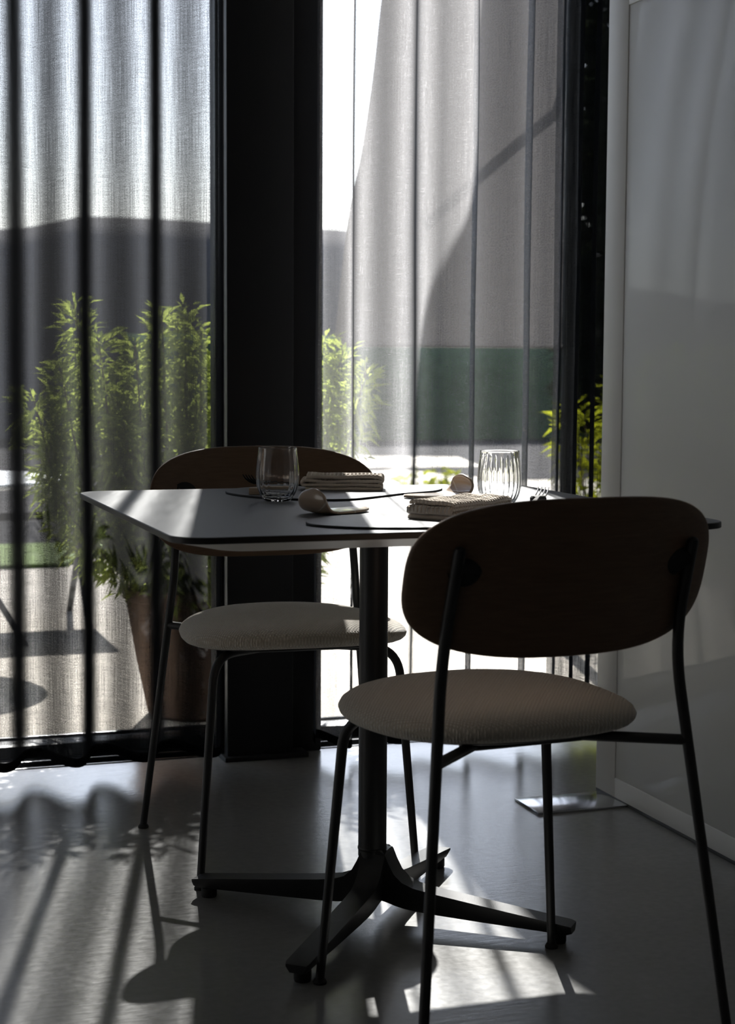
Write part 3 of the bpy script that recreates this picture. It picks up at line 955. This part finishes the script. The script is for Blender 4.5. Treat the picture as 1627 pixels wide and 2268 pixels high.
# far setting: pale wooden rest, and a fork coloured black as steel in shadow
rest = MB().box(-0.040, 0.040, -0.0085, 0.0085, 0, 0.0125, bev=0.0015).build('cutlery_rest', MAT['rest_wood'])
rest.location = (0.842, 3.060, ZM); rest.rotation_euler = (0, 0, -0.36)
tag(rest, 'small pale wooden cutlery rest seen beside and through the left glass', 'cutlery rest')
f1 = fork('fork coloured black as if in shadow, lying on the pale wooden rest left of the glass', MAT['shaded_steel'], (0.866, 3.128, ZM + 0.0150), PI + 0.55, -0.10)
f1.scale = (0.80, 1.15, 1.5)
rest2 = MB().lathe([(0.0135, 0.0), (0.0150, 0.002), (0.0150, 0.0085), (0.0125, 0.0115), (0.004, 0.012)], n=24).build('cutlery_rest', MAT['rubber'])  # black all over to stand for the rest's shaded side
rest2.location = (1.272, 2.815, ZT)
tag(rest2, 'small round cutlery rest coloured black for its shaded side, behind the near chair back, under a fork', 'cutlery rest')
fork('polished steel fork with tines up, rising behind the near chair back', MAT['steel'], (1.238, 2.745, ZT + 0.0125), 1.02, -0.06)

# ------------------------------------------------------------------ outside
def poly(name, pts, z, mat, th=0.06):
    n = len(pts)
    v = [Vector((x, y, z)) for x, y in pts] + [Vector((x, y, z - th)) for x, y in pts]
    f = [tuple(range(n)), tuple(range(2 * n - 1, n - 1, -1))] + [(i, n + i, n + (i + 1) % n, (i + 1) % n) for i in range(n)]
    return fix_normals(mesh_obj(name, v, f, mat, smooth=False))
struct(poly('ground', [(-60, 4.5), (80, 4.5), (80, 120), (-60, 120)], -0.02, MAT['gravel'], 0.3))
a_ = poly('driveway', [(-60, 9.3), (1.9, 9.3), (4.4, 14.4), (5.3, 14.9), (5.75, 13.3), (80, 14.2), (80, 60), (-60, 60)], -0.012, MAT['asphalt'], 0.02); struct(a_)
l_ = poly('lawn', [(-20, 8.1), (1.25, 8.3), (1.75, 9.25), (-20, 9.25)], 0.0, MAT['lawn'], 0.03)
tag(l_, 'strip of short grass beyond the gravel, seen through the left curtain', 'lawn', kind='stuff')

struct(poly('path', [(4.9, 15.0), (6.15, 14.9), (6.5, 16.4), (5.1, 17.0)], -0.006, MAT['gravel'], 0.02))

# hillside ridge
def ridge():
    prof = [(-40, 2.2), (-6, 2.4), (1.0, 2.58), (2.55, 2.60), (3.0, 2.66), (3.6, 2.79), (4.7, 2.81), (6.0, 2.76), (8.5, 2.70), (14, 2.5), (26, 2.3), (60, 2.0)]
    v = []; f = []
    P = []
    for (a, b) in zip(prof[:-1], prof[1:]):
        for k in range(12):
            t = k / 12; x = a[0] + (b[0] - a[0]) * t; P.append((x, a[1] + (b[1] - a[1]) * t + 0.03 * mnoise.noise(Vector((x * 0.9, 0, 0)))))
    for x, z in P:
        v += [Vector((x, 21.4, -0.1)), Vector((x, 21.9, z * 0.7)), Vector((x, 22.4, z)), Vector((x, 26, z * 0.9)), Vector((x, 30, -0.1))]
    for i in range(len(P) - 1):
        for k in range(4): f.append((i * 5 + k, (i + 1) * 5 + k, (i + 1) * 5 + k + 1, i * 5 + k + 1))
    return fix_normals(mesh_obj('hillside', v, f, MAT['hill']))
tag(ridge(), 'dark low hillside along the horizon below the bright sky', 'hill')

# leaves
def leaf_mesh(specs):
    """specs: (pos, dir, length, width, normal_hint)"""
    v = []; f = []
    for (p, d, L_, w, h) in specs:
        d = d.normalized(); s_ = d.cross(h)
        if s_.length < 1e-4: s_ = d.cross(Vector((0.3, 0.8, 0.1)))
        s_.normalize(); n_ = s_.cross(d)
        b = len(v)
        v += [p, p + d * L_ * 0.4 + s_ * w * 0.5 + n_ * w * 0.15, p + d * L_ * 0.45, p + d * L_ * 0.4 - s_ * w * 0.5 + n_ * w * 0.15, p + d * L_ * 0.98 - Vector((0, 0, L_ * 0.18))]
        f += [(b, b + 1, b + 2), (b, b + 2, b + 3), (b + 1, b + 4, b + 2), (b + 2, b + 4, b + 3)]
    return v, f

def plume_shrub(name, base, plumes, mat, label, cat, leaf_len, leaf_w, per, group=None, rad=0.095, pot=None, low=0.3, seed=1):
    rnd = random.Random(seed)
    root = empty(name, base)
    tag(root, label, cat, group)
    B = Vector(base)
    stems = MB(); specs = []
    for (x, y, z) in plumes:
        top = Vector((x, y, z)) - B
        z0 = 0.26 if pot else 0.0
        b0 = Vector((top.x * 0.12, top.y * 0.12, z0))
        mid = b0.lerp(top, 0.5) + Vector((top.x * 0.20, top.y * 0.2, -0.02))
        path = smooth_path([b0, mid, top], 7)
        stems.tube(path, [0.006 * (1 - 0.8 * i / len(path)) for i in range(len(path))], 6)
        for k in range(per):
            t = low + (1 - low) * (k + rnd.random()) / per
            q = t * (len(path) - 1); i = min(len(path) - 2, int(q)); p = path[i].lerp(path[i + 1], q - i)
            a = rnd.uniform(0, 2 * PI); rr = rad * (1.15 - 0.75 * t) * rnd.random() ** 0.7
            pos = p + Vector((math.cos(a) * rr, math.sin(a) * rr, rnd.uniform(-0.02, 0.02)))
            dr = Vector((math.cos(a), math.sin(a), rnd.uniform(-1.1, 0.7) if t < 0.93 else rnd.uniform(0, 1.2)))
            h = Vector((rnd.uniform(-1, 1), rnd.uniform(-1, 1), 1.0))
            sc_ = rnd.uniform(0.6, 1.15)
            specs.append((pos, dr, leaf_len * sc_, leaf_w * sc_, h))
    stems.build('stems', MAT['stem'], root)
    v, f = leaf_mesh(specs)
    o = mesh_obj('foliage', v, f, mat, root, smooth=False); o['kind'] = 'stuff'
    if pot:
        prof = [(pot[0] * 0.62, 0.0), (pot[0] * 0.70, 0.01), (pot[0] * 0.86, pot[1] * 0.45), (pot[0], pot[1] * 0.9), (pot[0] * 1.05, pot[1] * 0.92), (pot[0] * 1.05, pot[1]), (pot[0] * 0.95, pot[1]), (pot[0] * 0.93, pot[1] * 0.9)]
        pt_ = MB().lathe(prof, n=40).build('pot', MAT['terracotta'], root)
        MB().lathe([(pot[0] * 0.925, pot[1] * 0.86), (pot[0] * 0.9, pot[1] * 0.9), (0.02, pot[1] * 0.93)], n=30).build('soil', MAT['soil'], root)
    return root

plume_shrub('potted_shrub', (1.09, 4.76, -0.02),
    [(.625, 4.72, .90), (.70, 4.70, .965), (.745, 4.74, 1.14), (.80, 4.68, 1.05), (.84, 4.78, .93), (.905, 4.70, 1.03), (.95, 4.80, .95), (.985, 4.72, 1.12), (1.06, 4.76, 1.13), (1.12, 4.82, 1.08), (1.18, 4.72, 1.0), (1.27, 4.80, 1.08), (1.36, 4.78, 1.03), (1.455, 4.72, 1.05), (1.52, 4.74, 1.02), (1.58, 4.70, .97), (1.50, 4.82, .85), (1.02, 4.60, .78), (.86, 4.62, .82), (.70, 4.80, .78), (1.33, 4.66, .72), (1.42, 4.68, .60), (1.38, 4.62, .52), (.93, 4.60, .60), (1.05, 4.58, .55)],
    MAT['leaf'], 'large leafy green shrub in a clay pot outside, left of and behind the black column', 'shrub', 0.058, 0.0135, 640, pot=(0.20, 0.37), low=0.22, seed=5)

plume_shrub('garden_shrub', (3.25, 6.25, -0.02),
    [(2.86, 6.1, .80), (2.93, 6.15, .84), (3.02, 6.25, .78), (3.10, 6.2, .88), (3.18, 6.3, .93), (3.27, 6.2, .86), (3.36, 6.3, .92), (3.46, 6.2, .80), (3.58, 6.3, .85), (3.7, 6.2, .75)],
    MAT['leaf_yellow'], 'yellow-green backlit shrub outside, behind the dense folds by the white panel', 'shrub', 0.070, 0.020, 150, low=0.25, seed=9, rad=0.11)
plume_shrub('garden_shrub', (4.15, 11.2, -0.02),
    [(4.05, 11.1, .16), (4.15, 11.2, .20), (4.28, 11.1, .22), (4.4, 11.2, .18)],
    MAT['leaf_yellow'], 'small low yellow-green plant far outside, seen just above the curled dish', 'shrub', 0.12, 0.04, 60, low=0.1, seed=12, rad=0.16)

# hedge
def hedge():
    root = empty('hedge', (8.0, 20.3, 0))
    tag(root, 'low clipped green hedge across the far side of the driveway', 'hedge')
    rnd = random.Random(4)
    n, m = 90, 10; v = []; f = []
    for j in range(m + 1):
        for i in range(n + 1):
            a = PI * j / m
            x = -4.2 + 12 * i / n; y = -0.5 * math.cos(a); z = 1.26 * (math.sin(a) ** 0.35 if 0 < j < m else 0)
            d = 0.05 * mnoise.noise(Vector((x * 3, y * 4, z * 4)))
            v.append(Vector((x, y + d, max(-0.01, z + d * (z > 0)))))
    for j in range(m):
        for i in range(n): f.append((j * (n + 1) + i, j * (n + 1) + i + 1, (j + 1) * (n + 1) + i + 1, (j + 1) * (n + 1) + i))
    o = fix_normals(mesh_obj('hedge_body', v, f, MAT['hedge'], root)); o['kind'] = 'stuff'
hedge()

# dark evergreen
def evergreen():
    root = empty('evergreen_tree', (8.98, 15.2, -0.02))
    tag(root, 'dark evergreen tree outside at the right, above the yellow-green shrub', 'tree')
    MB().tube([(0, 0, 0), (0.02, 0, 0.6), (0, 0, 6.0)], [0.16, 0.14, 0.03], 12).build('trunk', MAT['stem'], root)
    core = [(0.3, 0.3)] + [(1.30 * (1.02 - (z / 6.9) ** 6) + 0.12 * mnoise.noise(Vector((z * 1.7, 0, 5))), z) for z in [0.45 + 0.4 * i for i in range(15)]] + [(0.1, 6.6)]
    MB().lathe(core, n=28).build('inner_foliage', MAT['leaf_dark'], root)['kind'] = 'stuff'
    rnd = random.Random(2); specs = []
    for k in range(16000):
        z = 0.3 + 6.4 * rnd.random(); r = 1.6 * (1.02 - (z / 7.0) ** 6) * rnd.random() ** 0.45
        a = rnd.uniform(0, 2 * PI)
        specs.append((Vector((math.cos(a) * r, math.sin(a) * r, z)), Vector((math.cos(a), math.sin(a), rnd.uniform(-0.3, 0.8))), 0.28, 0.13, Vector((rnd.uniform(-1, 1), rnd.uniform(-1, 1), 0.5))))
    v, f = leaf_mesh(specs)
    o = mesh_obj('foliage', v, f, MAT['leaf_dark'], root, smooth=False); o['kind'] = 'stuff'
evergreen()

# leaning canvas screen
def canvas():
    root = empty('canvas_screen', (2.2, 5.4, -0.02))
    tag(root, 'grey canvas sun screen outside with a slanting left edge on metal posts', 'sun screen')
    off = Vector((2.2, 5.4, -0.02))
    edge = [(1.70, 1.04), (1.745, 1.44), (1.79, 1.66), (1.83, 1.92), (1.864, 2.2), (1.915, 2.405), (1.975, 2.61), (2.01, 3.05), (2.03, 3.4)]
    E = smooth_path([(a, 0, b) for a, b in edge], 6)
    v = []; f = []; n = 8; xr = 2.52
    for side in (0, 1):
        for p in E:
            for k in range(n + 1):
                t = k / n
                y = 5.4 + side * 0.003 + 0.02 * math.sin(PI * t) * math.sin(PI * min(1, (p.z - 1.04) / 2.36))
                v.append(Vector((p.x + (xr - p.x) * t, y, p.z)) - off)
    m = len(E) * (n + 1)
    for s_ in (0, 1):
        for i in range(len(E) - 1):
            for k in range(n):
                q = (s_ * m + i * (n + 1) + k, s_ * m + i * (n + 1) + k + 1, s_ * m + (i + 1) * (n + 1) + k + 1, s_ * m + (i + 1) * (n + 1) + k)
                f.append(q if s_ == 0 else q[::-1])
        # rims
    for i in range(len(E) - 1):
        for k in (0, n):
            a = i * (n + 1) + k; b = (i + 1) * (n + 1) + k; f.append((a, b, m + b, m + a))
    mesh_obj('canvas', v[:m], [q for q in f[:(len(E) - 1) * n]], MAT['canvas'], root)
    MB().tube([(2.56 - off.x, 0.02, 0), (2.56 - off.x, 0.02, 3.45)], 0.028, 14).build('post', MAT['frame'], root)
    MB().tube([(2.03 - off.x, 0.012, 3.42), (2.58 - off.x, 0.02, 3.42)], 0.014, 12).build('top_bar', MAT['frame'], root)
    MB().tube([(1.705 - off.x, 0.006, 1.06), (2.56 - off.x, 0.012, 1.06)], 0.006, 12).build('bottom_bar', MAT['frame'], root)
    MB().tube([(2.56 - off.x, 0.30, 2.09), (2.24 - off.x, 0.30, 1.82), (2.10 - off.x, 0.30, 1.70)], 0.017, 12).build('diagonal_strut', MAT['frame'], root)
    MB().tube([(2.56 - off.x, 0.02, 2.09), (2.56 - off.x, 0.305, 2.09)], 0.016, 12).build('strut_bracket', MAT['frame'], root)
canvas()

# outdoor round table
gt = empty('garden_table', (0.524, 5.944, -0.02))
tag(gt, 'low round pale garden table on the gravel, seen through the left curtain', 'table')
MB().lathe([(0.36, 0.585), (0.385, 0.590), (0.39, 0.600), (0.385, 0.606), (0.2, 0.607)], n=56).build('table_top', MAT['stone_top'], gt)
for k in range(3):
    a = 0.4 + k * 2 * PI / 3
    MB().tube([(0.27 * math.cos(a), 0.27 * math.sin(a), 0.0), (-0.10 * math.cos(a), -0.10 * math.sin(a), 0.588)], 0.011, 10).build('leg', MAT['frame'], gt)

# low bench added behind the table to cast shadow bands on the gravel
gb = empty('shadow_bench', (0.45, 6.62, -0.02))
tag(gb, 'low dark grey bench added behind the round garden table to cast shadow bands on the gravel', 'bench')
for k in range(4):
    y = -0.195 + 0.13 * k
    MB().box(-0.75, 0.75, y - 0.060, y + 0.060, 0.415, 0.445, bev=0.004).build('slat', MAT['bench'], gb)
for x in (-0.6, 0.6):
    for sgn in (-1, 1):
        MB().tube([(x, sgn * 0.24, 0.0), (x, -sgn * 0.12, 0.400)], 0.013, 10).build('leg', MAT['frame'], gb)
    MB().box(x - 0.02, x + 0.02, -0.24, 0.24, 0.395, 0.415, bev=0.003).build('crosspiece', MAT['frame'], gb)
